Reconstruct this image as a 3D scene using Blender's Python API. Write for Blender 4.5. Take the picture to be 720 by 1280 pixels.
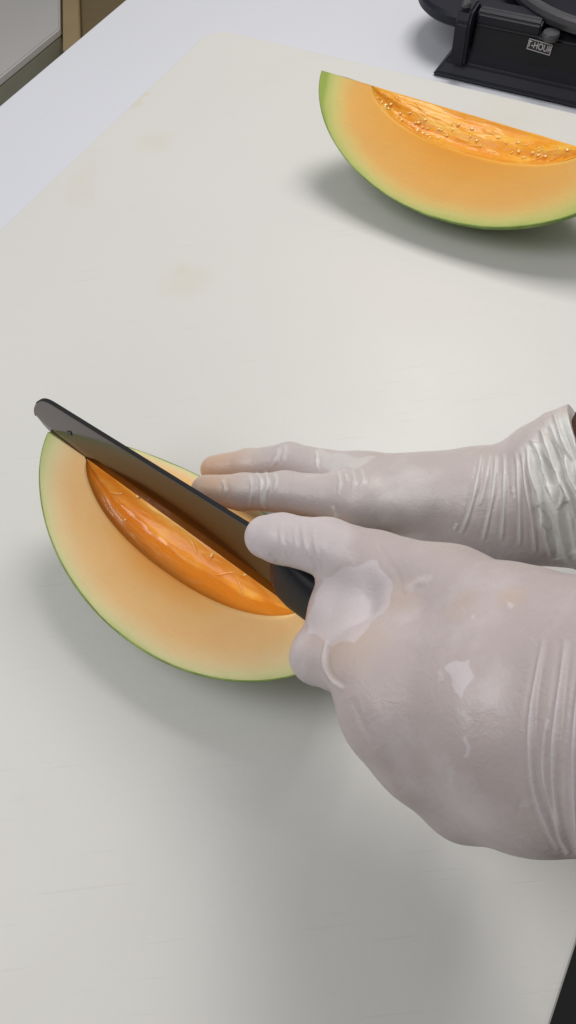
import bpy, bmesh, math, random
import numpy as np
from mathutils import Vector, Matrix, noise
random.seed(7); rng = np.random.default_rng(7)
scene = bpy.context.scene
for o in list(bpy.data.objects): bpy.data.objects.remove(o)

# ------------------------------------------------------------------ camera
FPX = 1000.0; HC = 0.39                       # focal length in photo pixels, camera height over the table top
_n = np.array([-.117, 1, 1.61]); _n /= np.linalg.norm(_n)
_f = np.array([0, 0, -1.]); _Y = _f - _n*(_f@_n); _Y /= np.linalg.norm(_Y); _X = np.cross(_Y, _n)
RC = np.array([_X, _Y, _n])
cam = bpy.data.cameras.new("camera"); camo = bpy.data.objects.new("camera", cam)
scene.collection.objects.link(camo); scene.camera = camo
cam.sensor_width = 36; cam.lens = 36*FPX/1280; cam.clip_start = .02; cam.clip_end = 60
M = Matrix([list(RC[i]) + [0] for i in range(3)] + [[0, 0, 0, 1]]); M.translation = (0, 0, HC)
camo.matrix_world = M

# ------------------------------------------------------------------ light
world = bpy.data.worlds.new("World"); scene.world = world; world.use_nodes = True
world.node_tree.nodes["Background"].inputs[0].default_value = (1.0, .965, .93, 1)
world.node_tree.nodes["Background"].inputs[1].default_value = .17
def area(name, loc, target, sx, sy, power, col):
    l = bpy.data.lights.new(name, 'AREA'); l.shape = 'RECTANGLE'; l.size = sx; l.size_y = sy
    l.energy = power; l.color = col
    o = bpy.data.objects.new(name, l); scene.collection.objects.link(o); o.location = loc
    d = Vector(target) - Vector(loc); o.rotation_euler = d.to_track_quat('-Z', 'Y').to_euler()
area("ceiling_and_fill_lamp", (.36, .90, 1.05), (.03, .3, 0), .5, .5, 6.6, (1, .97, .925))
area("ceiling_and_fill_lamp", (-.72, .16, 1.05), (.05, .38, 0), .6, .9, 5.2, (.97, .98, 1))  # added fill from the left that brightens the cut melon faces
scene.view_settings.view_transform = 'Standard'; scene.view_settings.look = 'None'
scene.view_settings.exposure = 0.36; scene.view_settings.gamma = 1

# ------------------------------------------------------------------ helpers
def W(px, py, z):
    d = RC @ np.array([px-360, 640-py, -FPX]); t = (z-HC)/d[2]
    return np.array([0, 0, HC]) + d*t
def tag(o, label=None, cat=None, group=None, kind=None):
    for k, v in (('label', label), ('category', cat), ('group', group), ('kind', kind)):
        if v: o[k] = v
    return o
def empty(name, loc, rot=(0, 0, 0)):
    o = bpy.data.objects.new(name, None); scene.collection.objects.link(o)
    o.location = loc; o.rotation_euler = rot; o.empty_display_size = .02; return o
def link(name, me, mat, parent=None, smooth=True):
    o = bpy.data.objects.new(name, me); scene.collection.objects.link(o)
    if mat: me.materials.append(mat)
    if smooth:
        for p in me.polygons: p.use_smooth = True
    if parent: o.parent = parent
    return o
def mesh(name, vs, fs, mat, parent=None, smooth=True):
    me = bpy.data.meshes.new(name); me.from_pydata([tuple(v) for v in vs], [], fs); me.update()
    return link(name, me, mat, parent, smooth)
def from_bm(name, bm, mat, parent=None, smooth=False):
    me = bpy.data.meshes.new(name); bm.normal_update(); bm.to_mesh(me); bm.free(); return link(name, me, mat, parent, smooth)
def prism(name, prof, thick, mat, parent=None, bevel=0, seg=3, mtx=None, smooth=False):
    """2-D outline in local XY extruded along +Z"""
    bm = bmesh.new(); vs = [bm.verts.new((x, y, 0)) for x, y in prof]
    f = bm.faces.new(vs); r = bmesh.ops.extrude_face_region(bm, geom=[f])
    bmesh.ops.translate(bm, vec=(0, 0, thick), verts=[v for v in r['geom'] if isinstance(v, bmesh.types.BMVert)])
    bmesh.ops.recalc_face_normals(bm, faces=bm.faces)
    if bevel:
        es = [e for e in bm.edges if e.calc_face_angle(0) > .5]
        bmesh.ops.bevel(bm, geom=es, offset=bevel, segments=seg, affect='EDGES', profile=.6)
    if mtx: bmesh.ops.transform(bm, matrix=mtx, verts=bm.verts)
    return from_bm(name, bm, mat, parent, smooth)
def box(name, x0, x1, y0, y1, z0, z1, mat, parent=None, bevel=0, mtx=None, seg=3):
    m = Matrix.Translation((0, 0, z0)); m = (mtx @ m) if mtx else m
    return prism(name, [(x0, y0), (x1, y0), (x1, y1), (x0, y1)], z1-z0, mat, parent, bevel, seg, m, bevel > 0)
def tube(name, pts, r, mat, parent=None, n=8, rf=None):
    pts = [np.array(p, float) for p in pts]; vs = []; fs = []
    ref = np.array([0.13, .21, 1.0])
    for i, p in enumerate(pts):
        t = pts[min(i+1, len(pts)-1)] - pts[max(i-1, 0)]; t /= np.linalg.norm(t)+1e-12
        a = np.cross(t, ref); a /= np.linalg.norm(a)+1e-12; b = np.cross(t, a)
        rr = r*(rf(i/(len(pts)-1)) if rf else 1)
        for k in range(n):
            an = 2*math.pi*k/n; vs.append(p + rr*(math.cos(an)*a + math.sin(an)*b))
    for i in range(len(pts)-1):
        for k in range(n): fs.append((i*n+k, i*n+(k+1) % n, (i+1)*n+(k+1) % n, (i+1)*n+k))
    fs.append(tuple(range(n))[::-1]); fs.append(tuple((len(pts)-1)*n+k for k in range(n)))
    return mesh(name, vs, fs, mat, parent)

# ------------------------------------------------------------------ materials
class NT:
    def __init__(s, name):
        s.m = bpy.data.materials.new(name); s.m.use_nodes = True; s.t = s.m.node_tree
        s.b = s.t.nodes["Principled BSDF"]
    def n(s, ty, **kw):
        nd = s.t.nodes.new(ty)
        for k, v in kw.items():
            if k in nd.inputs: nd.inputs[k].default_value = v
            else: setattr(nd, k, v)
        return nd
    def l(s, a, b): s.t.links.new(a, b)
    def set(s, **kw):
        for k, v in kw.items(): s.b.inputs[k.replace('_', ' ')].default_value = v
        return s
    def tc(s, out='Object', scale=None):
        t = s.n('ShaderNodeTexCoord')
        if scale is None: return t.outputs[out]
        mp = s.n('ShaderNodeMapping'); mp.inputs['Scale'].default_value = scale; s.l(t.outputs[out], mp.inputs[0]); return mp.outputs[0]
    def noise(s, vec, sc, det=4, rough=.55, dist=0):
        nd = s.n('ShaderNodeTexNoise', Scale=sc, Detail=det, Roughness=rough, Distortion=dist); s.l(vec, nd.inputs['Vector']); return nd.outputs['Fac']
    def ramp(s, fac, stops, interp='LINEAR'):
        nd = s.n('ShaderNodeValToRGB'); cr = nd.color_ramp; cr.interpolation = interp
        while len(cr.elements) < len(stops): cr.elements.new(.5)
        for e, (p, c) in zip(cr.elements, stops):
            e.position = p; e.color = (*c, 1) if len(c) == 3 else c
        s.l(fac, nd.inputs[0]); return nd.outputs[0]
    def mix(s, fac, a, b, bt='MIX'):
        nd = s.n('ShaderNodeMix', data_type='RGBA', blend_type=bt)
        for sock, v in ((nd.inputs[0], fac), (nd.inputs[6], a), (nd.inputs[7], b)):
            if isinstance(v, (int, float)): sock.default_value = v
            elif isinstance(v, tuple): sock.default_value = (*v, 1)
            else: s.l(v, sock)
        return nd.outputs[2]
    def math(s, op, a, b=0., c=None):
        nd = s.n('ShaderNodeMath', operation=op)
        for i, v in enumerate((a, b) if c is None else (a, b, c)):
            if isinstance(v, (int, float)): nd.inputs[i].default_value = v
            else: s.l(v, nd.inputs[i])
        return nd.outputs[0]
    def bump(s, h, strength=.3, dist=.001):
        nd = s.n('ShaderNodeBump', Strength=strength, Distance=dist); s.l(h, nd.inputs['Height']); s.l(nd.outputs[0], s.b.inputs['Normal'])
    def col(s, c):
        if isinstance(c, tuple): s.b.inputs['Base Color'].default_value = (*c, 1)
        else: s.l(c, s.b.inputs['Base Color'])
        return s
def srgb(r, g, b): return tuple(((c/255)/12.92 if c/255 <= .04045 else ((c/255+.055)/1.055)**2.4) for c in (r, g, b))
def plain(name, c, rough=.5, grain=.12, gs=60, bs=.1, **kw):
    m = NT(name); v = m.tc(); nf = m.noise(v, gs, 5)
    m.col(m.mix(nf, tuple(x*(1-grain) for x in c), tuple(min(1, x*(1+grain)) for x in c)))
    m.set(Roughness=rough, **kw); m.bump(m.noise(v, gs*6, 3), bs, .0006); return m.m

# board: worn white polyethylene
def board_mat():
    m = NT('white_polyethylene'); v = m.tc()
    base = m.mix(m.noise(v, 3.2, 3), (.665, .655, .63), (.715, .71, .69))
    st = m.ramp(m.noise(v, 5.5, 5, .6, .6), [(.60, (0, 0, 0)), (.78, (1, 1, 1))])
    base = m.mix(m.math('MULTIPLY', st, .30), base, (.62, .56, .36))
    sm = m.ramp(m.noise(v, 19, 4, .6), [(.66, (0, 0, 0)), (.8, (1, 1, 1))])
    base = m.mix(m.math('MULTIPLY', sm, .16), base, (.50, .48, .36))
    for (px, py, rad, am) in ((193, 178, .020, .13), (232, 352, .024, .15), (168, 128, .012, .2), (178, 118, .008, .3), (225, 330, .012, .12)):
        q = W(px, py, .012); nd = m.n('ShaderNodeVectorMath', operation='DISTANCE'); m.l(v, nd.inputs[0]); nd.inputs[1].default_value = tuple(q)
        dd = m.math('ADD', nd.outputs['Value'], m.math('MULTIPLY_ADD', m.noise(v, 55, 4), .03, -.015))
        base = m.mix(m.math('MULTIPLY', m.ramp(m.math('DIVIDE', dd, rad), [(.2, (1, 1, 1)), (1., (0, 0, 0))], 'EASE'), am), base, (.58, .52, .27))
    # knife scratches: thin stretched noise in two directions
    sc = []
    for rot, sxy in ((.5, (14, 420, 1)), (1.25, (12, 380, 1)), (-.25, (16, 460, 1))):
        mp = m.n('ShaderNodeMapping'); mp.inputs['Rotation'].default_value = (0, 0, rot); mp.inputs['Scale'].default_value = sxy
        m.l(v, mp.inputs[0]); sc.append(m.ramp(m.noise(mp.outputs[0], 1, 2), [(.68, (0, 0, 0)), (.74, (1, 1, 1))]))
    s = m.math('ADD', m.math('ADD', sc[0], sc[1]), sc[2])
    base = m.mix(m.math('MULTIPLY', s, .09), base, (.40, .38, .33))
    m.col(base); m.set(Roughness=.42, Subsurface_Weight=.0)
    rr = m.math('MULTIPLY_ADD', m.noise(v, 9, 4), .22, .33); m.l(rr, m.b.inputs['Roughness'])
    m.bump(m.math('ADD', m.math('MULTIPLY', s, -.5), m.noise(v, 260, 4)), .16, .0005)
    return m.m
def table_mat():
    m = NT('white_laminate'); v = m.tc()
    m.col(m.mix(m.noise(v, 4, 4), (.66, .68, .74), (.71, .725, .785))); m.set(Roughness=.32)
    m.bump(m.noise(v, 400, 3), .05, .0004); return m.m
def floor_mat():
    m = NT('floor_vinyl'); v = m.tc()
    m.col(m.mix(m.noise(v, 3, 5), (.17, .17, .13), (.23, .225, .18))); m.set(Roughness=.5); m.bump(m.noise(v, 60, 4), .1); return m.m

def flesh_mat(name, a, b, stops, seedv):
    m = NT(name); v = m.tc()
    sx = m.n('ShaderNodeSeparateXYZ'); m.l(v, sx.inputs[0])
    mp = m.n('ShaderNodeMapping'); mp.inputs['Scale'].default_value = (1/a, 1/b, 1/b); m.l(v, mp.inputs[0])
    ln = m.n('ShaderNodeVectorMath', operation='LENGTH'); m.l(mp.outputs[0], ln.inputs[0])
    mp2 = m.n('ShaderNodeMapping'); mp2.inputs['Location'].default_value = (seedv, 0, 0); m.l(v, mp2.inputs[0]); v2 = mp2.outputs[0]
    wob = m.math('MULTIPLY_ADD', m.noise(v2, 28, 3), .10, -.05)
    r = m.math('ADD', ln.outputs['Value'], wob)
    c = m.ramp(r, stops)
    # fine radial fibres and mottling of wet flesh
    c = m.mix(m.math('MULTIPLY', m.noise(v2, 120, 5, .7), .30), c, m.mix(1., c, (.86, .72, .55), 'MULTIPLY'))
    m.col(c); m.set(Roughness=.46, Subsurface_Weight=.25, Subsurface_Scale=.006, IOR=1.36, Specular_IOR_Level=.3, Coat_Weight=.06, Coat_Roughness=.2)
    m.b.inputs['Subsurface Radius'].default_value = (1, .45, .18)
    mp3 = m.n('ShaderNodeMapping'); mp3.inputs['Scale'].default_value = (90, 420, 420); m.l(v2, mp3.inputs[0])
    h = m.math('ADD', m.noise(mp3.outputs[0], 1, 4), m.math('MULTIPLY', m.noise(v2, 700, 3), .5))
    m.bump(h, .22, .0006); return m.m
def cavity_mat(name, c0, c1, c2, bs, wall_shade=.85, fw=.35):
    m = NT(name); v = m.tc('Object', (.7, 2.2, 2.2))
    nf = m.noise(v, 48, 4, .5, .6)
    c = m.ramp(nf, [(.3, c0), (.5, c1), (.72, c2)])
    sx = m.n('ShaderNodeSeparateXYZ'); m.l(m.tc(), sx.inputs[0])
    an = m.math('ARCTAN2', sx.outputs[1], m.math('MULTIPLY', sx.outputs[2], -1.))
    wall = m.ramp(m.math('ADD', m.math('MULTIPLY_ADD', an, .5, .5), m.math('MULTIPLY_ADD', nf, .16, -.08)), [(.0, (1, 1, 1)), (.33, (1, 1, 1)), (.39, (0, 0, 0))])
    c = m.mix(m.math('MULTIPLY', wall, wall_shade), c, (.62, .19, .012))  # shade of the near wall, painted in as a deeper orange
    m.col(c); m.set(Roughness=.30, Subsurface_Weight=.35, Subsurface_Scale=.005, Coat_Weight=.12, Coat_Roughness=.06, Specular_IOR_Level=.4, IOR=1.4)
    m.b.inputs['Subsurface Radius'].default_value = (1, .45, .15)
    m.bump(m.math('ADD', nf, m.math('MULTIPLY', m.noise(v, 260, 4), fw)), bs, .0014); return m.m
def rind_mat():
    m = NT('melon_rind'); v = m.tc()
    nf = m.noise(v, 45, 5, .65)
    m.col(m.ramp(nf, [(.3, (.10, .19, .025)), (.5, (.20, .30, .05)), (.7, (.33, .42, .12))]))
    m.set(Roughness=.45, Subsurface_Weight=.05); m.bump(m.noise(v, 350, 4), .25, .0006); return m.m

def glove_mat(name, c_skin, c_skin2, c_slack, c_tip):
    m = NT(name); v = m.tc()
    at = m.n('ShaderNodeAttribute', attribute_name='slack'); ft = m.n('ShaderNodeAttribute', attribute_name='fingertip')
    nf = m.noise(v, 42, 5, .6); nf2 = m.noise(v, 14, 3)
    c = m.mix(m.math('MULTIPLY_ADD', nf2, 1.6, -.3), c_skin, c_skin2)
    blot = m.ramp(nf, [(.50, (0, 0, 0)), (.72, (1, 1, 1))])
    c = m.mix(m.math('MULTIPLY', blot, .35), c, tuple(x*1.10 for x in c_slack))
    c = m.mix(m.math('MULTIPLY', ft.outputs['Fac'], .9), c, c_tip)
    sl = m.math('MINIMUM', at.outputs['Fac'], 1.)
    c = m.mix(sl, c, c_slack)
    m.col(c); m.set(Roughness=.36, Subsurface_Weight=.12, Subsurface_Scale=.004, Specular_IOR_Level=.42, Sheen_Weight=.05)
    m.b.inputs['Subsurface Radius'].default_value = (1, .6, .5)
    # fine powdery latex crinkle
    w = m.noise(m.tc('Object', (1, 1, 1)), 160, 6, .65, 1.2)
    m.bump(m.math('ADD', w, m.math('MULTIPLY', m.noise(v, 900, 3), .3)), .34, .0009); return m.m

MB = board_mat(); MT = table_mat(); MF = floor_mat()
FL1 = flesh_mat('peach_melon_flesh', .096, .064, [(.30, (.92, .34, .05)), (.39, (.94, .38, .06)), (.46, (.98, .49, .13)), (.56, (1., .58, .22)), (.74, (1., .63, .28)), (.84, (.97, .72, .38)), (.91, (.84, .78, .42)), (.965, (.66, .72, .30)), (1., (.46, .58, .16))], 0.)
FL2 = flesh_mat('amber_melon_flesh', .108, .068, [(.30, (.92, .38, .03)), (.45, (.95, .44, .06)), (.62, (.95, .49, .10)), (.78, (.93, .52, .14)), (.86, (.88, .62, .20)), (.92, (.74, .68, .24)), (.97, (.58, .64, .19)), (1., (.38, .50, .10))], 3.)
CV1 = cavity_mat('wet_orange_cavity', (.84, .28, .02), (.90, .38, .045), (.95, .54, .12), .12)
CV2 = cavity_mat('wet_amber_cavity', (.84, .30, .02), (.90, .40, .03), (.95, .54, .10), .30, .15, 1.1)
RD = rind_mat()
GL = glove_mat('latex_glove', (.475, .40, .40), (.55, .48, .465), (.66, .60, .63), (.56, .44, .36))
GR = glove_mat('latex_glove_thin', (.52, .455, .45), (.60, .535, .52), (.74, .74, .71), (.64, .43, .29))
STEEL = NT('dark_polished_steel')
_v = STEEL.tc('Object', (6, 900, 1)); STEEL.col((.105, .088, .085)).set(Metallic=1., Roughness=.10)
STEEL.bump(STEEL.noise(_v, 1, 3), .05, .0002); STEEL = STEEL.m
BLK = plain('black_plastic', (.008, .009, .014), .5, .2, 80, Specular_IOR_Level=.3)
BLK2 = plain('black_gloss_plastic', (.010, .011, .020), .48, .2, 50, Specular_IOR_Level=.3)
GREYP = plain('grey_plastic', (.055, .055, .065), .4)
VOID = plain('matt_black_lining', (.004, .004, .006), .8)
INK = plain('dark_print', (.02, .02, .025), .4)
PRINT = plain('pale_print', (.45, .45, .48), .5)
SLEEVE = plain('brown_knit', (.06, .022, .016), .9, .4, 240, .8)
CARD = plain('brown_cardboard', (.52, .40, .22), .8, .1, 30)
MATD = plain('dark_rubber', (.03, .03, .035), .6)
BIN = plain('grey_bin_plastic', (.80, .79, .78), .45, .05, 10)

# ------------------------------------------------------------------ setting
C0 = np.array([-.017, .758]); E1 = np.array([.8243, -.5662]); E2 = np.array([-.5662, -.8243])
FR = Matrix(((E1[0], E2[0], 0, C0[0]), (E1[1], E2[1], 0, C0[1]), (0, 0, 1, 0), (0, 0, 0, 1)))   # left-handed columns
def rounded(x0, x1, y0, y1, r, n=8):
    p = []
    for cx, cy, a0 in ((x1-r, y0+r, -90), (x1-r, y1-r, 0), (x0+r, y1-r, 90), (x0+r, y0+r, 180)):
        for i in range(n+1):
            a = math.radians(a0 + 90*i/n); p.append((cx+r*math.cos(a), cy+r*math.sin(a)))
    return p
def slab(name, prof, z0, z1, mat, parent=None, bevel=.001):
    o = prism(name, prof, z1-z0, mat, parent, bevel, 3, FR @ Matrix.Translation((0, 0, z0)), False)
    bm = bmesh.new(); bm.from_mesh(o.data); bmesh.ops.recalc_face_normals(bm, faces=bm.faces); bm.to_mesh(o.data); bm.free()
    return o
table = empty('table', (0, 0, -.85)); tag(table, 'white laminate table under the cutting board, its left edge crossing the upper left corner', 'table')
def child(o, parent):
    o.parent = parent; o.matrix_parent_inverse = parent.matrix_basis.inverted(); return o
child(slab('table_top', rounded(-.122, .512, -.75, .90, .012), -.03, 0, MT, None, .002), table)
for sx, sy in ((-.08, -.70), (.46, -.70), (-.08, .85), (.46, .85)):
    child(slab('leg', rounded(sx-.02, sx+.02, sy-.02, sy+.02, .005), -.85, -.0302, GREYP), table)
bo = slab('cutting_board', rounded(0, .5155, 0, .80, .022), .0, .012, MB, None, .0022)
bo.location.z = .0003
tag(bo, 'large white plastic cutting board with faint yellow stains under the melon', 'cutting board')
fl = mesh('floor', [(-4, -4, -.85), (4, -4, -.85), (4, 4, -.85), (-4, 4, -.85)], [(0, 1, 2, 3)], MF, None, False); tag(fl, kind='structure')

# ------------------------------------------------------------------ melon wedges
def melon(name, pa, pb, b, th_n, th_f, cav, mats, label, amp=1., seed=0, ridge=.2, ra=.3):
    pa, pb = np.array(pa), np.array(pb); a = np.linalg.norm(pb-pa)/2; mid = (pa+pb)/2; d = (pb-pa)/(2*a)
    root = empty(name, mid, (0, 0, math.atan2(d[1], d[0])))
    tag(root, label, 'melon wedge', 'melon wedges on the cutting board')
    N, K, J = 130, 44, 30; uc, cr, coff = cav
    ss = [-math.cos(math.pi*i/N) for i in range(N+1)]
    th = lambda j, J: math.radians(-th_n + (th_n+th_f)*j/J)
    def wob(x, an, sc=1.): return noise.fractal(Vector((x*9+seed, math.cos(an)*1.1, math.sin(an)*1.1)), 1, 2, 3)*.0016*sc
    def R(s, an): return max(b*max(0, 1-abs(s)**2.0)**.565, 1e-5)*(1+wob(s*a, an)*8)
    def Cc(s):
        q = (s-coff)/uc
        return cr*b*(max(0, 1-abs(q)**2.3))**.62 if abs(q) < 1 else 0
    def pt(s, an, r): return (a*s, r*math.sin(an), -r*math.cos(an))
    # flesh: two cut faces
    for side, mt in ((-1, mats[0]), (1, mats[0])):
        an = th(0, J) if side < 0 else th(J, J)
        vs, fs = [], []
        for s in ss:
            r0, r1 = Cc(s), max(R(s, an)-.0009, 0)
            r0 = min(r0, r1)
            for k in range(K+1):
                t = k/K; r = r0+(r1-r0)*t
                # rim rolls over softly into the cavity
                dz = -.0007*max(0, 1-(r-r0)/.002)**2 if r0 > .002 else 0
                dz += noise.noise(Vector((s*a*60+seed, r*60, side)))*.0003
                an2 = an
                p = np.array(pt(s, an2, r)); nrm = np.array((0, side*math.cos(an), side*math.sin(an)))
                vs.append(p+nrm*dz)
        for i in range(N):
            for k in range(K):
                q = (i*(K+1)+k, (i+1)*(K+1)+k, (i+1)*(K+1)+k+1, i*(K+1)+k+1); fs.append(q if side > 0 else q[::-1])
        mesh('cut_face', vs, fs, mt, root)
    # cavity
    def rad(s, an):
        j = (math.degrees(an)+th_n)/(th_n+th_f); w = max(0, min(1, min(j, 1-j)*7)); x = s*a
        n1 = noise.fractal(Vector((x*38+seed, an*2.4, seed)), 1, 2, 4)
        n2 = abs(noise.noise(Vector((x*95, an*7, seed+3)))); nn = noise.noise(Vector((x*260, an*26, seed+5)))
        r = Cc(s); full = min(1, r/(.5*cr*b))
        r2 = max(r + w*amp*(.0028*n1 - .0022*n2 + .0006*nn)*min(1, r/(.3*cr*b)), 0) + w*.0011*math.cos(an*3.2+.6)*full
        # raised placenta ridge along the floor of the hollow, leaving a steep trench beside the near wall
        return r2 - full*cr*b*ridge*w*math.exp(-((an-ra)/.42)**2) - full*cr*b*.10*w*math.exp(-((an-ra+.75)/.25)**2)
    vs, fs = [], []; JC = 60; NC = 150
    for i in range(NC+1):
        s = coff + uc*(-math.cos(math.pi*i/NC))*.9995
        for j in range(JC+1):
            an = th(j, JC); e = min(j, JC-j)/JC; w = min(1, e*7)
            x = s*a; r2 = rad(s, an)
            p = np.array(pt(s, an, max(r2, 0)))
            sg_ = 1 if j > JC/2 else -1; aw = max(0, 1-e*18)**2*min(1, Cc(s)/.004); am = th(JC if sg_ > 0 else 0, JC)
            p = p - .0007*aw*np.array((0, sg_*math.cos(am), sg_*math.sin(am)))
            p[2] += 0
            vs.append(p)
    for i in range(NC):
        for j in range(JC): fs.append((i*(JC+1)+j, i*(JC+1)+j+1, (i+1)*(JC+1)+j+1, (i+1)*(JC+1)+j))
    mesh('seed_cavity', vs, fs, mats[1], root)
    # rind: thin shell
    vs, fs = [], []; e = .00015/b
    for s in ss:
        for j in range(J+1):
            an = th(j, J); an += (-e if j == 0 else e if j == J else 0)
            vs.append(pt(s, an, R(s, an)))
        for j in range(J+1):
            an = th(j, J); an += (-e if j == 0 else e if j == J else 0)
            vs.append(pt(s, an, max(R(s, an)-.0010, 0)))
    L = 2*(J+1)
    for i in range(N):
        o0, o1 = i*L, (i+1)*L
        for j in range(J):
            fs.append((o0+j, o1+j, o1+j+1, o0+j+1)); q = J+1
            fs.append((o0+q+j, o0+q+j+1, o1+q+j+1, o1+q+j))
        fs.append((o0, o0+J+1, o1+J+1, o1)); fs.append((o0+J, o1+J, o1+2*J+1, o0+2*J+1))
    rd = mesh('rind', vs, fs, mats[2], root); rd['label'] = 'thin green skin'
    return root, a, rad, b
ZA = .074; BN = ZA-.0122
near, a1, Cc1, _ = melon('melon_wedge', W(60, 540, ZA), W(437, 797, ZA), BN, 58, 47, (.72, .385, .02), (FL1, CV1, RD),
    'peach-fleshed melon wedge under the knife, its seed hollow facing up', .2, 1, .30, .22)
ZB = .078
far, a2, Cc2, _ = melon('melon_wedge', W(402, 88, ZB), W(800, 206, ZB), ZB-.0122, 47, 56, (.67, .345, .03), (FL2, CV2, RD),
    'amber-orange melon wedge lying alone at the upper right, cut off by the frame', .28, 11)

# pulp strands and wet bits in the hollows
PULP = NT('wet_pulp'); PULP.col((.97, .60, .18)).set(Roughness=.08, Subsurface_Weight=.3, Subsurface_Scale=.003, Coat_Weight=1., Coat_Roughness=.03)
PULP = PULP.m
def strand(root, a, Cc, s0, an0, ln, h, seed):
    r_ = random.Random(seed); pts = []; b_ = r_.uniform(-.5, .5)
    for i in range(9):
        t = i/8; s = s0+ln*(t-.5)/a; an = an0+b_*(t-.5)*ln/.01
        r = Cc(s, an)-.0004-.35*h*math.sin(math.pi*t)
        pts.append((a*s, r*math.sin(an), -r*math.cos(an)))
    return tube('pulp_strand', pts, .00022, PULP, root, 6, lambda t: .5+.5*math.sin(math.pi*t))
def pulp_bits(root, a, Cc, n, seed, rng_an, rng_s):
    r_ = random.Random(seed); bm = bmesh.new()
    for i in range(n):
        s = r_.uniform(*rng_s); an = math.radians(r_.uniform(*rng_an)); r = Cc(s, an)-.0001
        p = Vector((a*s, r*math.sin(an), -r*math.cos(an)))
        g = bmesh.ops.create_icosphere(bm, subdivisions=2, radius=r_.uniform(.0005, .0012))
        k = Vector((r_.uniform(.9, 1.6), r_.uniform(.7, 1.2), r_.uniform(.5, .9)))
        mm = Matrix.Rotation(r_.uniform(0, 3.1), 3, 'Z')
        for v in g['verts']:
            c = v.co.copy(); c *= 1+.35*noise.noise(c*1800+Vector((i, 0, 0))); v.co = p + mm @ Vector((c.x*k.x, c.y*k.y, c.z*k.z))
    o = from_bm('pulp_bits', bm, PULP, root, True); tag(o, kind='stuff')

# ------------------------------------------------------------------ knife
EA = W(86, 557, ZA-.0012); EB = W(364, 758, ZA+.002)       # points on the cutting edge
D = (EA-EB); D /= np.linalg.norm(D)
side = np.cross(D, [0, 0, 1.]); side /= np.linalg.norm(side)      # horizontal, to the far/right side
if side[1] < 0: side = -side
lean = math.radians(8)
U = np.cross(side, D); U = U if U[2] > 0 else -U
Uv = U*math.cos(lean)+side*math.sin(lean); Nv = np.cross(D, Uv)
KM = Matrix([[D[i], Uv[i], Nv[i], EB[i]] for i in range(3)] + [[0, 0, 0, 1]])
Lb = np.linalg.norm(W(52, 524, ZA)-EB)
knife = bpy.data.objects.new('kitchen_knife', None); scene.collection.objects.link(knife); knife.matrix_world = KM; knife.empty_display_size = .02
tag(knife, 'dark steel slicing knife with rounded tip and black handle lying along the near melon wedge', 'knife')
def edge_lo(x):
    q = min(1, max(0, (x-(Lb-.020))/.020)); return .0065*q**4
def edge_hi(x):
    q = min(1, max(0, (x-(Lb-.021))/.021)); w = .0400-.0145*x/Lb
    return edge_lo(x)+(w-edge_lo(x))*max(0, 1-q**2.3)**.5
def knife_blade():
    n = 110; vs, fs = [], []
    for i in range(n+1):
        x = Lb*(1-(1-i/n)**2.2); lo, hi = edge_lo(x), edge_hi(x)
        for (f, th) in ((0, .0), (.22, .55), (.96, .85), (1, .6)):
            for sg in (1, -1): vs.append((x, lo+(hi-lo)*f, sg*th*.0009+(.00004*sg)))
    for i in range(n):
        o, p = i*8, (i+1)*8
        for f in range(3):
            fs.append((o+2*f, p+2*f, p+2*f+2, o+2*f+2)); fs.append((o+2*f+1, o+2*f+3, p+2*f+3, p+2*f+1))
        fs.append((o, o+1, p+1, p)); fs.append((o+6, p+6, p+7, o+7))
    fs.append((0, 2, 4, 6, 7, 5, 3, 1)); fs.append(tuple(n*8+k for k in (1, 3, 5, 7, 6, 4, 2, 0)))
    mesh('blade', vs, fs, STEEL, knife, False)
    N = 60; xs = [-.001+(Lb-.0045)*(1-(1-k/N)**1.8) for k in range(N+1)]
    mesh('spine_edge', [(x, edge_hi(max(x, 0))+dy, z) for x in xs for dy, z in ((-.0003, -.0009), (.0003, -.0009), (.0003, .0009), (-.0003, .0009))],
         [(i*4+k, i*4+(k+1) % 4, (i+1)*4+(k+1) % 4, (i+1)*4+k) for i in range(N) for k in range(4)] + [(3, 2, 1, 0), (N*4, N*4+1, N*4+2, N*4+3)], VOID, knife, False)
knife_blade()
# handle: rounded black grip, seen only at its front, the rest inside the fist
vs, fs = [], []; prof = [(0.0015, 0), (.0012, .006), (-.004, .010), (-.012, .0115), (-.03, .0125), (-.07, .0130), (-.105, .0125), (-.120, .0115), (-.1235, .006)]
n = 24; rows = [(.0095, .0085, .0022), (.009, .0100, .0034), (.0045, .0150, .0056), (-.002, .0160, .0068), (-.012, .0145, .0078), (-.03, .0130, .0082), (-.06, .0140, .0086), (-.095, .0130, .0084), (-.116, .0125, .0080), (-.1215, .0095, .0060)]
for x, hh, ww in rows:
    for k in range(n):
        an = 2*math.pi*k/n; ca, sa = math.cos(an), math.sin(an)
        vs.append((x, .0215+hh*math.copysign(abs(ca)**.6, ca), ww*math.copysign(abs(sa)**.6, sa)))
for i in range(len(rows)-1):
    for k in range(n): fs.append((i*n+k, (i+1)*n+k, (i+1)*n+(k+1) % n, i*n+(k+1) % n))
fs.append(tuple(range(n))); fs.append(tuple((len(rows)-1)*n+k for k in range(n))[::-1])
mesh('handle', vs, fs, BLK, knife)
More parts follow.
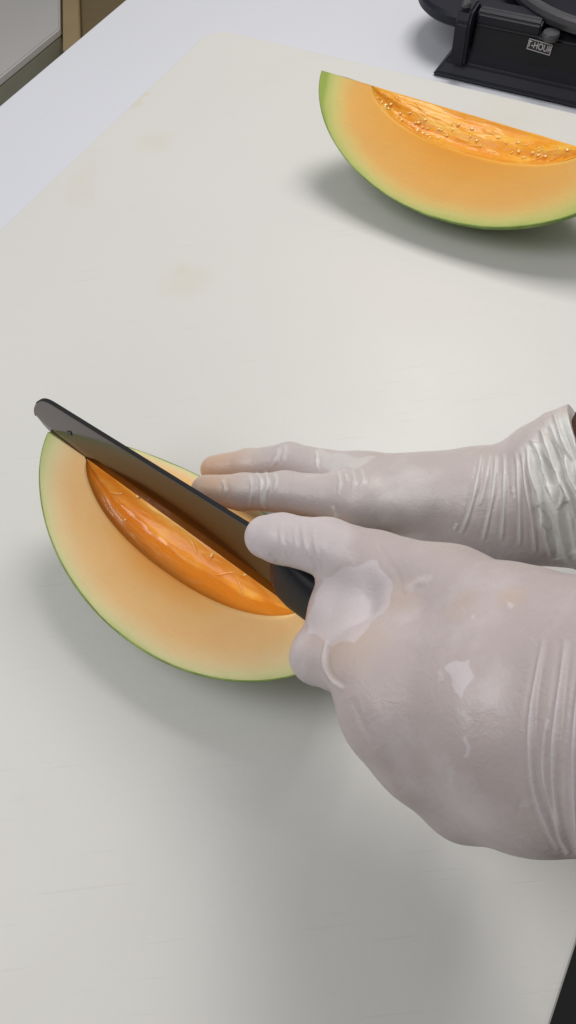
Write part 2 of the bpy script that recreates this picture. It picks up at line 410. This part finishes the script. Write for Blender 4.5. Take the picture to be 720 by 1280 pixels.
# maker's mark near the tip, both a short word stroke and a dot, printed on the flat
xm = Lb-.0285; ym = .0130; zs = 1 if (RC.T @ Nv)[2] > 0 else -1
bm = bmesh.new()
for k in range(14):
    an = 2*math.pi*k/14
for (cx, cy, rx, ry) in ((xm, ym, .0019, .0012), (xm-.0012, ym+.0015, .0008, .0006), (xm+.0014, ym-.0013, .0007, .0007)):
    v = [bm.verts.new((cx+rx*math.cos(2*math.pi*k/14)*(1+.2*math.sin(5*k)), cy+ry*math.sin(2*math.pi*k/14), zs*.00088)) for k in range(14)]
    r = bmesh.ops.extrude_face_region(bm, geom=[bm.faces.new(v)])
    bmesh.ops.translate(bm, vec=(0, 0, zs*.0001), verts=[q for q in r['geom'] if isinstance(q, bmesh.types.BMVert)])
bmesh.ops.recalc_face_normals(bm, faces=bm.faces)
from_bm('maker_mark', bm, INK, knife)

# ------------------------------------------------------------------ gloved hands: smooth distance field -> surface nets
def smin(a, b, k):
    h = np.clip(.5+.5*(b-a)/k, 0, 1); return b*(1-h)+a*h-k*h*(1-h)
def cap(p, a, b, ra, rb):
    ab = b-a; t = np.clip(((p-a)@ab)/(ab@ab+1e-12), 0, 1)
    return np.linalg.norm(p-a-t[..., None]*ab, axis=-1) - (ra+(rb-ra)*t)
def nets(fn, lo, hi, h):
    nx, ny, nz = [int(math.ceil((hi[i]-lo[i])/h))+1 for i in range(3)]
    ax = [lo[i]+h*np.arange(n) for i, n in enumerate((nx, ny, nz))]
    G = np.stack(np.meshgrid(*ax, indexing='ij'), -1)
    V = np.concatenate([fn(G[i:i+8].reshape(-1, 3)).reshape(-1, ny, nz) for i in range(0, nx, 8)])
    S = V < 0
    c = [S[i:nx-1+i, j:ny-1+j, k:nz-1+k] for i in (0, 1) for j in (0, 1) for k in (0, 1)]
    cnt = sum(x.astype(int) for x in c); act = (cnt > 0) & (cnt < 8)
    idx = -np.ones(act.shape, int); idx[act] = np.arange(act.sum()); cell = np.argwhere(act)
    acc = np.zeros((len(cell), 3)); num = np.zeros(len(cell))
    corners = [(i, j, k) for i in (0, 1) for j in (0, 1) for k in (0, 1)]
    for u in corners:
        for d in range(3):
            if u[d]: continue
            w = list(u); w[d] = 1
            A = V[cell[:, 0]+u[0], cell[:, 1]+u[1], cell[:, 2]+u[2]]; B = V[cell[:, 0]+w[0], cell[:, 1]+w[1], cell[:, 2]+w[2]]
            m = (A < 0) != (B < 0); t = np.where(m, A/(A-B+1e-15), 0)
            q = np.tile(np.array(u, float), (len(cell), 1)); q[:, d] = t
            acc[m] += q[m]; num[m] += 1
    verts = np.array(lo)+h*(cell+acc/num[:, None])
    faces = []
    for d in range(3):
        e1, e2 = (d+1) % 3, (d+2) % 3
        sl0 = [slice(1, -1)]*3; sl1 = [slice(1, -1)]*3; sl0[d] = slice(0, -1); sl1[d] = slice(1, None)
        s0, s1 = S[tuple(sl0)], S[tuple(sl1)]
        for fl, m in ((False, s0 & ~s1), (True, ~s0 & s1)):
            g = np.argwhere(m)
            if not len(g): continue
            off = np.ones(3, int); off[d] = 0; g = g+off
            q = []
            for a_, b_ in ((-1, -1), (0, -1), (0, 0), (-1, 0)):
                h_ = g.copy(); h_[:, e1] += a_; h_[:, e2] += b_; q.append(idx[h_[:, 0], h_[:, 1], h_[:, 2]])
            q = np.stack(q, 1); faces.append(q[:, ::-1] if fl else q)
    return verts, np.concatenate(faces)
def pix(p):
    c = (p-np.array([0, 0, HC]))@RC          # world -> camera (RC rows are world axes)
    return np.stack([360+FPX*c[:, 0]/-c[:, 2], 640-FPX*c[:, 1]/-c[:, 2]], 1), -c[:, 2]
def polydist(uv, pl):
    best = np.full(len(uv), 1e9); along = np.zeros(len(uv)); tot = 0
    segs = [(np.array(pl[i], float), np.array(pl[i+1], float)) for i in range(len(pl)-1)]
    Ls = [np.linalg.norm(b-a) for a, b in segs]; T = sum(Ls)
    for (a, b), L in zip(segs, Ls):
        t = np.clip(((uv-a)@(b-a))/(L*L), 0, 1); d = np.linalg.norm(uv-a-t[:, None]*(b-a), axis=1)
        m = d < best; best[m] = d[m]; along[m] = (tot+t[m]*L)/T; tot += L
    return best, along
def inpoly(uv, pg):
    r = np.zeros(len(uv), bool); n = len(pg)
    for i in range(n):
        (x0, y0), (x1, y1) = pg[i], pg[(i+1) % n]
        c = ((y0 > uv[:, 1]) != (y1 > uv[:, 1])) & (uv[:, 0] < (x1-x0)*(uv[:, 1]-y0)/((y1-y0) or 1e-9)+x0); r ^= c
    return r
def soft(pl):     # Chaikin smoothing of a polyline
    for _ in range(2):
        o = [pl[0]]
        for a, b in zip(pl[:-1], pl[1:]): o += [(a[0]*.75+b[0]*.25, a[1]*.75+b[1]*.25), (a[0]*.25+b[0]*.75, a[1]*.25+b[1]*.75)]
        pl = o+[pl[-1]]
    return pl
def vnoise(p, sc, seed=0):          # cheap smooth vector noise from summed sines
    r = np.random.default_rng(seed); out = np.zeros(len(p))
    for _ in range(9):
        k = r.normal(size=3); k /= np.linalg.norm(k); out += np.sin(p@k*sc*r.uniform(.6, 1.7)+r.uniform(0, 6.28))
    return out/5
def J(x, y, z, r): return (W(x, y, z), r)
def glove(name, palm, fingers, extra, kp, cut, ridges, patches, tips, mat, parent, label, h=.0014, wav=.0003, seed=1):
    palm = [[J(*q) for q in c] for c in palm]; fingers = [[J(*q) for q in c] for c in fingers]; extra = [[J(*q) for q in c] for c in extra]
    def chain(p, c, k):
        d = None
        for (a, ra), (b, rb) in zip(c[:-1], c[1:]):
            e = cap(p, a, b, ra, rb); d = e if d is None else smin(d, e, k)
        return d
    def fn(p):
        d = None
        for c in palm:
            e = chain(p, c, .006); d = e if d is None else smin(d, e, kp)
        g = None
        for c in fingers:
            e = chain(p, c, .0028); g = e if g is None else smin(g, e, .0016)
        d = smin(d, g, .007)
        for c in extra: d = smin(d, chain(p, c, .006), .005)
        if cut is not None:
            o_, nn = cut; d = np.maximum(d, (p-o_)@nn)
        return d
    pts = np.array([q[0] for c in palm+fingers+extra for q in c]); rad = max(q[1] for c in palm+fingers+extra for q in c)+.004
    vs, fc = nets(fn, pts.min(0)-rad, pts.max(0)+rad, h)
    me = bpy.data.meshes.new(name); me.vertices.add(len(vs)); me.vertices.foreach_set('co', vs.ravel())
    me.from_pydata if False else None
    me = bpy.data.meshes.new(name); me.from_pydata(vs.tolist(), [], fc.tolist())
    bm = bmesh.new(); bm.from_mesh(me)
    # finer mesh only where the camera-side detail is
    uvp, dep = pix(vs)
    bm.verts.ensure_lookup_table(); bm.normal_update()
    vis = set()
    for f in bm.faces:
        c = f.calc_center_median(); u, _ = pix(np.array([c])); 
        if f.normal.dot(Vector((0, 0, HC))-c) > -.02 and -20 < u[0][0] < 760 and 480 < u[0][1] < 1120: vis.add(f)
    es = {e for f in vis for e in f.edges}
    bmesh.ops.subdivide_edges(bm, edges=list(es), cuts=2, use_grid_fill=True)
    bm.to_mesh(me); bm.free()
    n = len(me.vertices); v = np.empty(n*3); me.vertices.foreach_get('co', v); v = v.reshape(-1, 3)
    def grad(p):
        e = 2e-4; g = np.stack([fn(p+np.eye(3)[i]*e)-fn(p-np.eye(3)[i]*e) for i in range(3)], 1)/(2*e)
        return g/(np.linalg.norm(g, axis=1)[:, None]+1e-9)
    for _ in range(3):
        g = grad(v); v = v-g*np.clip(fn(v), -.001, .001)[:, None]
    g = grad(v); uv, dep = pix(v); front = np.clip((g*(np.array([0, 0, HC])-v)).sum(1)/np.linalg.norm(v-np.array([0, 0, HC]), axis=1)*5+.6, 0, 1)
    disp = wav*vnoise(v, 160, seed)+wav*.35*vnoise(v, 420, seed+1); slack = np.zeros(n)
    for (pl, wpx, hmm, wh) in ridges:
        d, al = polydist(uv, soft(pl)); t = np.sin(np.pi*np.clip(al, .0, 1))**.45
        wpx = max(wpx, 2.); d = d+.5*np.sin(al*13+len(pl)*3)
        k = np.exp(-(d/wpx)**2)*t*front; gro = np.exp(-((d-wpx*2.1)/(wpx*1.2))**2)*t*front
        disp += (hmm*k-.35*abs(hmm)*gro)*.001; slack = np.maximum(slack, wh*k)
    for (pg, lvl, hmm) in patches:
        w = uv+2.2*np.stack([np.sin(uv[:, 1]*.21+seed), np.cos(uv[:, 0]*.19)], 1)
        ins = inpoly(w, pg).astype(float)
        ed, _ = polydist(w, list(pg)+[pg[0]]); sd = np.where(ins > 0, ed, -ed); k = np.clip(sd/(1.4 if lvl not in (.55, .85) else 16)+.5, 0, 1)*front
        slack = np.maximum(slack, lvl*k); disp += hmm*.001*np.clip(sd/8+.3, 0, 1)*front
    tp = np.zeros(n)
    for (q, r) in tips: tp = np.maximum(tp, np.clip(1-np.linalg.norm(v-W(*q), axis=1)/r, 0, 1))
    v = v+g*disp[:, None]
    me.vertices.foreach_set('co', v.ravel())
    for nm, arr in (('slack', slack), ('fingertip', tp)):
        a = me.attributes.new(nm, 'FLOAT', 'POINT'); a.data.foreach_set('value', arr.astype(np.float32))
    me.update(); o = link(name, me, mat, parent)
    if label: o['label'] = label
    return o

person = empty('person', tuple(W(1100, 800, .2)))
tag(person, 'person in thin white gloves reaching in from the right, slicing the near melon wedge', 'person')
def under_person(o): child(o, person); return o

# ---- left hand, gripping the knife
wrist = (820, 905, .180)
LP = [
 [(475, 838, .143, .0125), (610, 850, .160, .0165), (830, 860, .178, .026)],
 [(490, 888, .142, .0130), (620, 890, .160, .0185), (830, 900, .178, .028)],
 [(530, 940, .134, .0125), (640, 930, .153, .0190), (830, 930, .174, .027)],
 [(584, 990, .124, .0115), (660, 980, .145, .0160), (830, 965, .168, .024)],
 [(560, 745, .145, .0160), (640, 790, .158, .0200), (820, 850, .176, .025)],
 [(830, 905, .178, .031), (1150, 930, .215, .033)],
 [(480, 840, .142, .0118), (496, 888, .141, .0122), (537, 938, .133, .0125), (590, 985, .126, .0120), (665, 985, .146, .0140)],
]
LF = [
 [(333, 671, .1200, .0086), (352, 673, .1225, .0098), (408, 684, .1290, .0107), (470, 708, .1350, .0124), (560, 745, .1450, .0165)],
 [(475, 838, .143, .0125), (398, 820, .113, .0102), (430, 800, .088, .0092), (470, 815, .074, .0084)],
 [(490, 888, .142, .0130), (474, 872, .105, .0104), (500, 850, .080, .0092), (545, 855, .074, .0084)],
 [(530, 940, .134, .0125), (520, 925, .095, .0100), (545, 900, .074, .0090), (590, 905, .072, .0082)],
 [(584, 990, .124, .0115), (575, 975, .088, .0092), (600, 950, .072, .0082), (640, 950, .074, .0074)],
]
LX = [[(440, 722, .124, .0105), (425, 760, .119, .0100), (412, 800, .114, .0095)], [(475, 745, .130, .0130), (455, 790, .127, .0130)], [(445, 745, .122, .0135), (432, 775, .120, .0125)], [(520, 780, .143, .013), (500, 820, .143, .012)]]
LR = [
 ([(352, 650), (350, 672), (358, 700)], 2.6, .28, .5),
 ([(336, 692), (345, 702), (352, 708)], 2., -.5, .2),
 ([(378, 650), (380, 680), (392, 712)], 2.4, .3, .6),
 ([(368, 655), (369, 678), (374, 700)], 1.8, .18, .35),
 ([(392, 660), (394, 685), (402, 715)], 2., .25, .5),
 ([(470, 662), (476, 690), (500, 720), (498, 745)], 5., -.3, .0),
 ([(408, 800), (404, 830), (414, 850), (430, 862)], 2.4, .8, .9),
 ([(440, 872), (452, 905), (470, 935)], 5, -.5, 0.),
 ([(680, 800), (670, 850), (663, 900), (664, 970), (676, 1020), (700, 1062)], 3.0, .9, .75),
 ([(708, 800), (700, 860), (692, 930), (692, 990), (700, 1040), (712, 1068)], 3.4, 1.0, .75),
 ([(684, 900), (678, 940), (684, 1000), (705, 1060)], 2.6, .8, .6),
 ([(735, 790), (722, 870), (716, 960), (722, 1060)], 3.4, 1.0, .7),
 ([(745, 780), (740, 870), (738, 960), (745, 1060)], 3.2, .9, .7),
 ([(505, 740), (520, 728), (540, 722)], 4, .5, .4),
 ([(440, 905), (470, 945), (500, 985)], 8, .4, .0),
]
LPt = [
 ([(402, 722), (440, 708), (470, 700), (482, 716), (492, 738), (480, 765), (462, 782), (445, 802), (415, 806), (398, 796), (382, 790), (388, 760), (398, 742)], .6, .03),
 ([(290, 640), (380, 632), (440, 640), (440, 700), (400, 722), (300, 700)], .55, .0),
 ([(556, 836), (572, 826), (588, 824), (590, 848), (574, 872), (566, 858)], .65, .1),
 ([(577, 890), (583, 888), (585, 902), (580, 906)], .55, .1), ([(580, 920), (585, 918), (587, 946), (582, 944)], .6, .1),
 ([(560, 960), (566, 958), (568, 990), (561, 986)], .2, .0), ([(592, 770), (596, 770), (595, 776), (591, 775)], .5, .1),
 ([(632, 752), (640, 753), (638, 760), (632, 759)], .6, .2), ([(545, 838), (551, 836), (552, 850), (546, 852)], .35, .1),
 ([(655, 1000), (668, 1005), (664, 1012), (652, 1008)], .2, .1),
]
g1 = glove('glove', LP, LF, LX, .014, None, LR, LPt, [((452, 818, .15), .016), ((640, 752, .18), .006), ((592, 772, .17), .010), ((510, 760, .15), .012)], GL, None,
      'glove on the hand gripping the knife handle, thumb stretched along the blade', seed=3)
under_person(g1)

# ---- right hand, steadying the melon
RP = [
 [(455, 627, .090, .0118), (600, 625, .097, .0175), (690, 622, .102, .0205)],
 [(450, 600, .083, .0120), (600, 613, .090, .0168), (690, 616, .098, .0195)],
 [(455, 596, .068, .0110), (600, 613, .080, .0150), (690, 620, .092, .0190)],
 [(465, 600, .054, .0100), (600, 610, .070, .0140), (690, 615, .088, .0190)],
 [(535, 690, .074, .0130), (610, 665, .086, .0170), (690, 635, .098, .0210)],
]
RF = [
 [(258, 613, .0690, .0076), (304, 615, .0735, .0086), (357, 615, .0790, .0094), (455, 627, .090, .0118)],
 [(268, 587, .0500, .0075), (310, 582, .0560, .0084), (362, 577, .0640, .0092), (450, 600, .083, .0118)],
 [(320, 594, .0300, .0074), (350, 590, .0400, .0082), (395, 586, .0500, .0090), (455, 596, .068, .0108)],
 [(365, 602, .0220, .0068), (388, 597, .0290, .0074), (415, 594, .0380, .0080), (465, 600, .054, .0098)],
 [(440, 742, .050, .0088), (468, 722, .060, .0100), (535, 690, .074, .0128)],
]
RX = [[(676, 619, .098, .0225), (706, 612, .102, .0320), (765, 606, .110, .0360), (800, 604, .114, .0365)]]
RR = [
 ([(320, 590), (328, 600), (326, 625), (334, 636)], 2., .5, .8), ([(332, 588), (336, 606), (330, 622), (333, 632)], 1.6, .5, .8),
 ([(312, 592), (316, 612), (312, 634)], 1.6, .35, .5), ([(278, 598), (282, 612), (280, 622)], 2., .35, .5),
 ([(344, 590), (346, 605), (342, 618)], 1.5, .3, .5),
 ([(396, 562), (397, 575), (396, 586)], 2., .6, .95), ([(350, 560), (346, 572), (340, 585)], 2.4, .4, .5),
 ([(358, 556), (356, 568), (352, 582)], 1.6, .3, .4),
 ([(423, 588), (426, 605), (422, 618)], 1.8, .35, .6), ([(440, 586), (444, 600), (440, 615)], 1.6, .3, .5), ([(452, 585), (456, 600), (450, 610)], 1.6, .3, .5),
 ([(415, 632), (420, 645), (424, 655)], 1.6, .4, .6), ([(432, 590), (434, 602)], 1.5, .3, .5),
 ([(602, 568), (597, 600), (588, 640), (576, 668)], 1.8, .7, .9), ([(613, 568), (608, 600), (602, 625), (600, 632)], 1.5, .5, .6),
 ([(620, 568), (618, 610), (610, 650), (604, 676)], 1.9, .8, .9), ([(630, 567), (631, 610), (629, 650), (627, 676)], 1.9, .8, .9),
 ([(645, 565), (648, 600), (650, 650), (650, 682)], 2., .9, .9), ([(641, 608), (643, 625)], 1.5, .3, .6),
 ([(568, 664), (571, 655)], 1.4, .4, .7), ([(652, 565), (656, 600), (666, 650), (670, 690)], 2.2, 1.2, .9),
 ([(659, 556), (663, 590), (676, 622), (680, 660), (690, 698)], 2.6, 2.2, .9),
 ([(663, 560), (672, 584), (682, 600), (697, 640)], 2.2, -1.8, 0),
 ([(664, 548), (676, 570), (680, 600), (698, 628), (702, 668), (712, 700)], 3.2, 2.6, .95),
 ([(668, 552), (686, 580), (690, 606)], 3.0, -3.0, 0),
 ([(676, 536), (684, 556), (694, 590), (712, 618), (724, 662)], 2.8, 2.8, .95),
 ([(672, 632), (690, 664), (696, 700)], 3.0, -2.4, 0), ([(706, 628), (716, 652), (722, 690)], 3.4, -3.0, 0),
 ([(682, 540), (692, 552), (699, 580), (704, 602)], 2.6, -3.4, 0),
 ([(688, 528), (694, 548), (706, 566), (712, 596), (728, 624), (735, 660)], 3.0, 2.4, .9),
 ([(698, 560), (712, 570), (724, 592)], 2.2, -2.4, 0), ([(700, 600), (704, 618), (700, 636)], 2., 1.4, .8),
 ([(693, 516), (699, 540), (716, 578), (730, 605)], 2.6, 2.6, 1.), ([(701, 530), (712, 556), (722, 575)], 2.4, -1.6, 0),
 ([(668, 612), (672, 640), (686, 664)], 2., 1.2, .8),
]
RPt = [([(655, 560), (700, 515), (790, 500), (790, 720), (690, 700), (668, 640)], .85, 0), ([(400, 562), (440, 570), (470, 572), (450, 583), (420, 586), (400, 585)], .35, 0)]
axr = W(800, 604, .114)-W(690, 618, .099); axr /= np.linalg.norm(axr)
nn = axr.copy(); 
cutn = W(760, 640, .11)-W(716, 520, .12)            # the open rim runs obliquely
rimdir = cutn/np.linalg.norm(cutn); cn = axr-rimdir*(axr@rimdir); cn /= np.linalg.norm(cn)
g2 = glove('glove', RP, RF, RX, .012, (W(716, 520, .125), cn), RR, RPt, [((262, 612, .075), .022), ((268, 584, .055), .030)], GR, None,
      'glove on the hand steadying the melon, fingers stretched out and cuff bunched at the wrist', seed=9)
under_person(g2)
def sleeve(pts, seed, lab):
    P = [np.array(W(*q[:3])) for q in pts]; rs = [q[3] for q in pts]; N = 60; path = []
    t0 = np.linspace(0, len(P)-1, N); vs, fs = [], []; n = 40
    for i, t in enumerate(t0):
        k = min(int(t), len(P)-2); u = t-k; c = P[k]*(1-u)+P[k+1]*u; r = rs[k]*(1-u)+rs[k+1]*u
        d = P[k+1]-P[k]; d /= np.linalg.norm(d); a = np.cross(d, [0, 0, 1.]); a /= np.linalg.norm(a); b = np.cross(d, a)
        for j in range(n):
            an = 2*math.pi*j/n; rr = r*(1+.05*noise.noise(Vector((i*.35, math.cos(an)*2+seed, math.sin(an)*2)))+.03*math.sin(i*.9+math.cos(an)*2))
            vs.append(c+rr*(math.cos(an)*a+math.sin(an)*b))
    for i in range(N-1):
        for j in range(n): fs.append((i*n+j, i*n+(j+1) % n, (i+1)*n+(j+1) % n, (i+1)*n+j))
    fs.append(tuple(range(n))[::-1]); fs.append(tuple((N-1)*n+j for j in range(n)))
    o = mesh('sleeve', vs, fs, SLEEVE); return under_person(o)
sleeve([(722, 600, .106, .030), (800, 600, .114, .034), (1100, 590, .15, .038), (1500, 560, .20, .044)], 2, '')
sleeve([(1080, 925, .208, .030), (1150, 930, .215, .037), (1500, 960, .23, .042), (2000, 1000, .25, .048)], 5, '')

# ------------------------------------------------------------------ pulp in the hollows
for k, (s0, an, ln, h) in enumerate([(.25, -6, .008, .001), (.36, -10, .007, .001), (-.5, -8, .006, .001), (.02, 0, .006, .001)]):
    strand(near, a1, Cc1, s0, math.radians(an), ln, h, k)
pulp_bits(near, a1, Cc1, 4, 4, (-40, 20), (-.66, .6))
pulp_bits(far, a2, Cc2, 34, 5, (-30, 15), (-.60, -.15))
pulp_bits(far, a2, Cc2, 30, 6, (-5, 32), (-.2, .6))
for k in range(10):
    r_ = random.Random(50+k); strand(far, a2, Cc2, r_.uniform(-.6, .55), math.radians(r_.uniform(-10, 40)), r_.uniform(.005, .014), .001, 50+k)

# ------------------------------------------------------------------ black tabletop device beyond the board
dev = empty('tape_dispenser', (W(640, 60, 0)[0], W(640, 60, 0)[1], 0))
tag(dev, 'black plastic dispenser with round tray and small framed label behind the cutting board', 'dispenser')
def frp(o): return child(o, dev)
def fixn(bm): bmesh.ops.recalc_face_normals(bm, faces=bm.faces)
def fprism(name, prof_yz, x0, x1, mat, bevel=.001, taper=0.):
    """profile in (depth beyond the board, height), extruded along the board's far edge"""
    bm = bmesh.new(); vs = [bm.verts.new((x0, -y, z)) for y, z in prof_yz]; f = bm.faces.new(vs)
    r = bmesh.ops.extrude_face_region(bm, geom=[f]); bmesh.ops.translate(bm, vec=(x1-x0, 0, 0), verts=[q for q in r['geom'] if isinstance(q, bmesh.types.BMVert)])
    for v in bm.verts:
        if v.co.x < (x0+x1)/2: v.co.x += taper*v.co.z
    bmesh.ops.transform(bm, matrix=FR, verts=bm.verts); fixn(bm)
    if bevel: bmesh.ops.bevel(bm, geom=[e for e in bm.edges if e.calc_face_angle(0) > .3], offset=bevel, segments=3, affect='EDGES')
    return frp(from_bm(name, bm, mat, None, False))
def frev(name, cx, cy, prof, mat, n=96):
    """ring or disc turned about a vertical axis; profile in (radius, height)"""
    vs, fs = [], []; m = len(prof)
    for i in range(n):
        an = 2*math.pi*i/n
        for rr, z in prof:
            x, y = cx+rr*math.cos(an), cy+rr*math.sin(an); q = C0+E1*x-E2*y; vs.append((q[0], q[1], z))
    for i in range(n):
        for k in range(m): fs.append((i*m+k, i*m+(k+1) % m, ((i+1) % n)*m+(k+1) % m, ((i+1) % n)*m+k))
    me = bpy.data.meshes.new(name); me.from_pydata(vs, [], fs); bm = bmesh.new(); bm.from_mesh(me)
    bmesh.ops.remove_doubles(bm, verts=bm.verts, dist=1e-6); fixn(bm); bm.to_mesh(me); bm.free()
    o = link(name, me, mat, None, False); return frp(o)
fprism('base', [(.024, .0005), (.0245, .004), (.030, .0125), (.0325, .024), (.215, .024), (.22, .0085), (.22, .0005)], .203, .50, BLK2, .0016, .75)
fprism('front_panel', [(.030, .0127), (.034, .030), (.037, .042), (.048, .046), (.055, .046), (.055, .0127)], .2325, .47, BLK, .0014)
fprism('raised_ledge', [(.0365, .0425), (.038, .0500), (.043, .0525), (.056, .0525), (.056, .0425)], .2325, .285, BLK2, .0014)
fprism('hinge_post', [(.024, .0127), (.026, .046), (.031, .054), (.046, .056), (.052, .050), (.052, .0127)], .2185, .231, BLK2, .002)
frev('hinge_knob', .2245, .0325, [(0, .0562), (.0036, .0562), (.0036, .0585), (.0028, .0595), (0, .0595)], GREYP, 24)
frev('round_arm', .2130, .0985, [(0, .030), (.050, .030), (.0525, .0325), (.0525, .0385), (.050, .0410), (0, .0410)], BLK2)
frev('arm_pillar', .2250, .110, [(0, .0127), (.018, .0127), (.016, .0298), (0, .0298)], BLK, 40)
frev('tray', .326, .136, [(.0, .0130), (.070, .0130), (.092, .046), (.0985, .0545), (.0975, .0562), (.0935, .0562), (.0905, .0545), (.070, .0185), (0, .0165)], VOID)
frev('tray_rim', .326, .136, [(.0938, .0564), (.0990, .0564), (.1000, .0545), (.0990, .0500), (.0995, .0490), (.1015, .0540), (.1005, .0575), (.0985, .0588), (.0940, .0588)], GREYP)
frev('latch', .2945, .0345, [(0, .0435), (.006, .0435), (.0068, .0475), (.0060, .0490), (0, .0495)], GREYP, 32)
# small framed label on the front panel
up = Vector((0, 0, 1)); e1 = Vector((E1[0], E1[1], 0)); e2 = Vector((E2[0], E2[1], 0))
def ppt(x, z):       # point on the leaning panel face
    y = .034+(z-.030)*(.003/.012) if z > .030 else .030+(z-.0127)*(.004/.0173)
    q = C0+E1*x-E2*y; return Vector((q[0], q[1], z))
tilt = (ppt(.3, .041)-ppt(.3, .031)).normalized(); nrm = e1.cross(tilt).normalized()
rot = math.radians(-4); ax_ = (e1*math.cos(rot)+tilt*math.sin(rot)); ay_ = (tilt*math.cos(rot)-e1*math.sin(rot))
LM = Matrix([[ax_[i], ay_[i], nrm[i], (ppt(.2875, .0358)+nrm*.0003)[i]] for i in range(3)]+[[0, 0, 0, 1]])
lab = box('label', -.0098, .0098, -.0040, .0040, 0, .0003, INK, None, 0, LM); frp(lab)
bm = bmesh.new()
for x0, x1, y0, y1 in ((-.0096, .0096, .0033, .0038), (-.0096, .0096, -.0038, -.0033), (-.0096, -.0091, -.0033, .0033), (.0091, .0096, -.0033, .0033)):
    f = bm.faces.new([bm.verts.new((x, y, .0004)) for x, y in ((x0, y0), (x1, y0), (x1, y1), (x0, y1))])
    r = bmesh.ops.extrude_face_region(bm, geom=[f]); bmesh.ops.translate(bm, vec=(0, 0, .0001), verts=[q for q in r['geom'] if isinstance(q, bmesh.types.BMVert)])
bmesh.ops.transform(bm, matrix=LM, verts=bm.verts); fixn(bm); fr = from_bm('printed_frame', bm, PRINT); fr.parent = lab
cu = bpy.data.curves.new('lettering', 'FONT'); cu.body = 'T-HOUR'; cu.size = .0064; cu.align_x = 'CENTER'; cu.align_y = 'CENTER'; cu.extrude = .00005; cu.offset = .00008
to = bpy.data.objects.new('lettering_curve', cu); scene.collection.objects.link(to); bpy.context.view_layer.update()
tm = bpy.data.meshes.new_from_object(to.evaluated_get(bpy.context.evaluated_depsgraph_get())); bpy.data.objects.remove(to)
tm.transform(LM @ Matrix.Translation((0, 0, .00045)) @ Matrix.Scale(.82, 4, (1, 0, 0))); tl = link('lettering', tm, PRINT, lab, False)

# ------------------------------------------------------------------ floor things seen past the table's left edge
def fbox(name, x0, x1, y0, y1, z0, z1, mat, parent, bev=.01):
    bm = bmesh.new(); f = bm.faces.new([bm.verts.new((x, -y, z0)) for x, y in ((x0, y0), (x1, y0), (x1, y1), (x0, y1))])
    r = bmesh.ops.extrude_face_region(bm, geom=[f]); bmesh.ops.translate(bm, vec=(0, 0, z1-z0), verts=[q for q in r['geom'] if isinstance(q, bmesh.types.BMVert)])
    bmesh.ops.transform(bm, matrix=FR, verts=bm.verts); fixn(bm)
    bmesh.ops.bevel(bm, geom=list(bm.edges), offset=bev, segments=3, affect='EDGES')
    return child(from_bm(name, bm, mat), parent)
def fpoly(name, pts, z0, z1, mat, parent, bev=.003):
    bm = bmesh.new(); f = bm.faces.new([bm.verts.new((x, -y, z0)) for x, y in pts])
    r = bmesh.ops.extrude_face_region(bm, geom=[f]); bmesh.ops.translate(bm, vec=(0, 0, z1-z0), verts=[q for q in r['geom'] if isinstance(q, bmesh.types.BMVert)])
    bmesh.ops.transform(bm, matrix=FR, verts=bm.verts); fixn(bm)
    bmesh.ops.bevel(bm, geom=list(bm.edges), offset=bev, segments=3, affect='EDGES')
    return child(from_bm(name, bm, mat), parent)
def fxy(x, y): q = C0+E1*x-E2*y; return (q[0], q[1], -.85)
be = empty('storage_bench', fxy(-1.2, .2)); tag(be, 'low grey bench on the floor beyond the upper left corner of the table', 'bench')
fpoly('body', [(-.8395, -.80), (-.8395, .628), (-1.59, 1.60), (-1.60, -.80)], -.85, -.4665, plain('olive_paint', (.42, .42, .33), .5), be)
fpoly('lid', [(-.838, -.81), (-.838, .632), (-1.60, 1.619), (-1.61, -.81)], -.466, -.45, BIN, be, .003)
cb = empty('cardboard_box', fxy(-1.0, .9)); tag(cb, 'brown cardboard carton on the floor beside the grey bench, barely in the upper left', 'box')
DK = plain('brown_paper', (.27, .205, .105), .85)
def q_(u, v): return (-.835-.61*u+.79*v, .63+.79*u+.61*v)
fpoly('carton_wall', [q_(-.08, .040), q_(-.08, .50), q_(.9, .50), q_(.9, .040)], -.85, -.462, DK, cb)
fpoly('flap', [q_(-.08, .004), q_(-.08, .039), q_(.9, .039), q_(.9, .004)], -.50, -.452, CARD, cb, .002)
mt = empty('floor_mat', (.55, -.2, -.85)); tag(mt, 'dark rubber mat on the floor below the lower right corner of the board', 'mat')
fbox('mat_sheet', .35, 1.3, -1.6, .2, -.849, -.835, MATD, mt, .004)
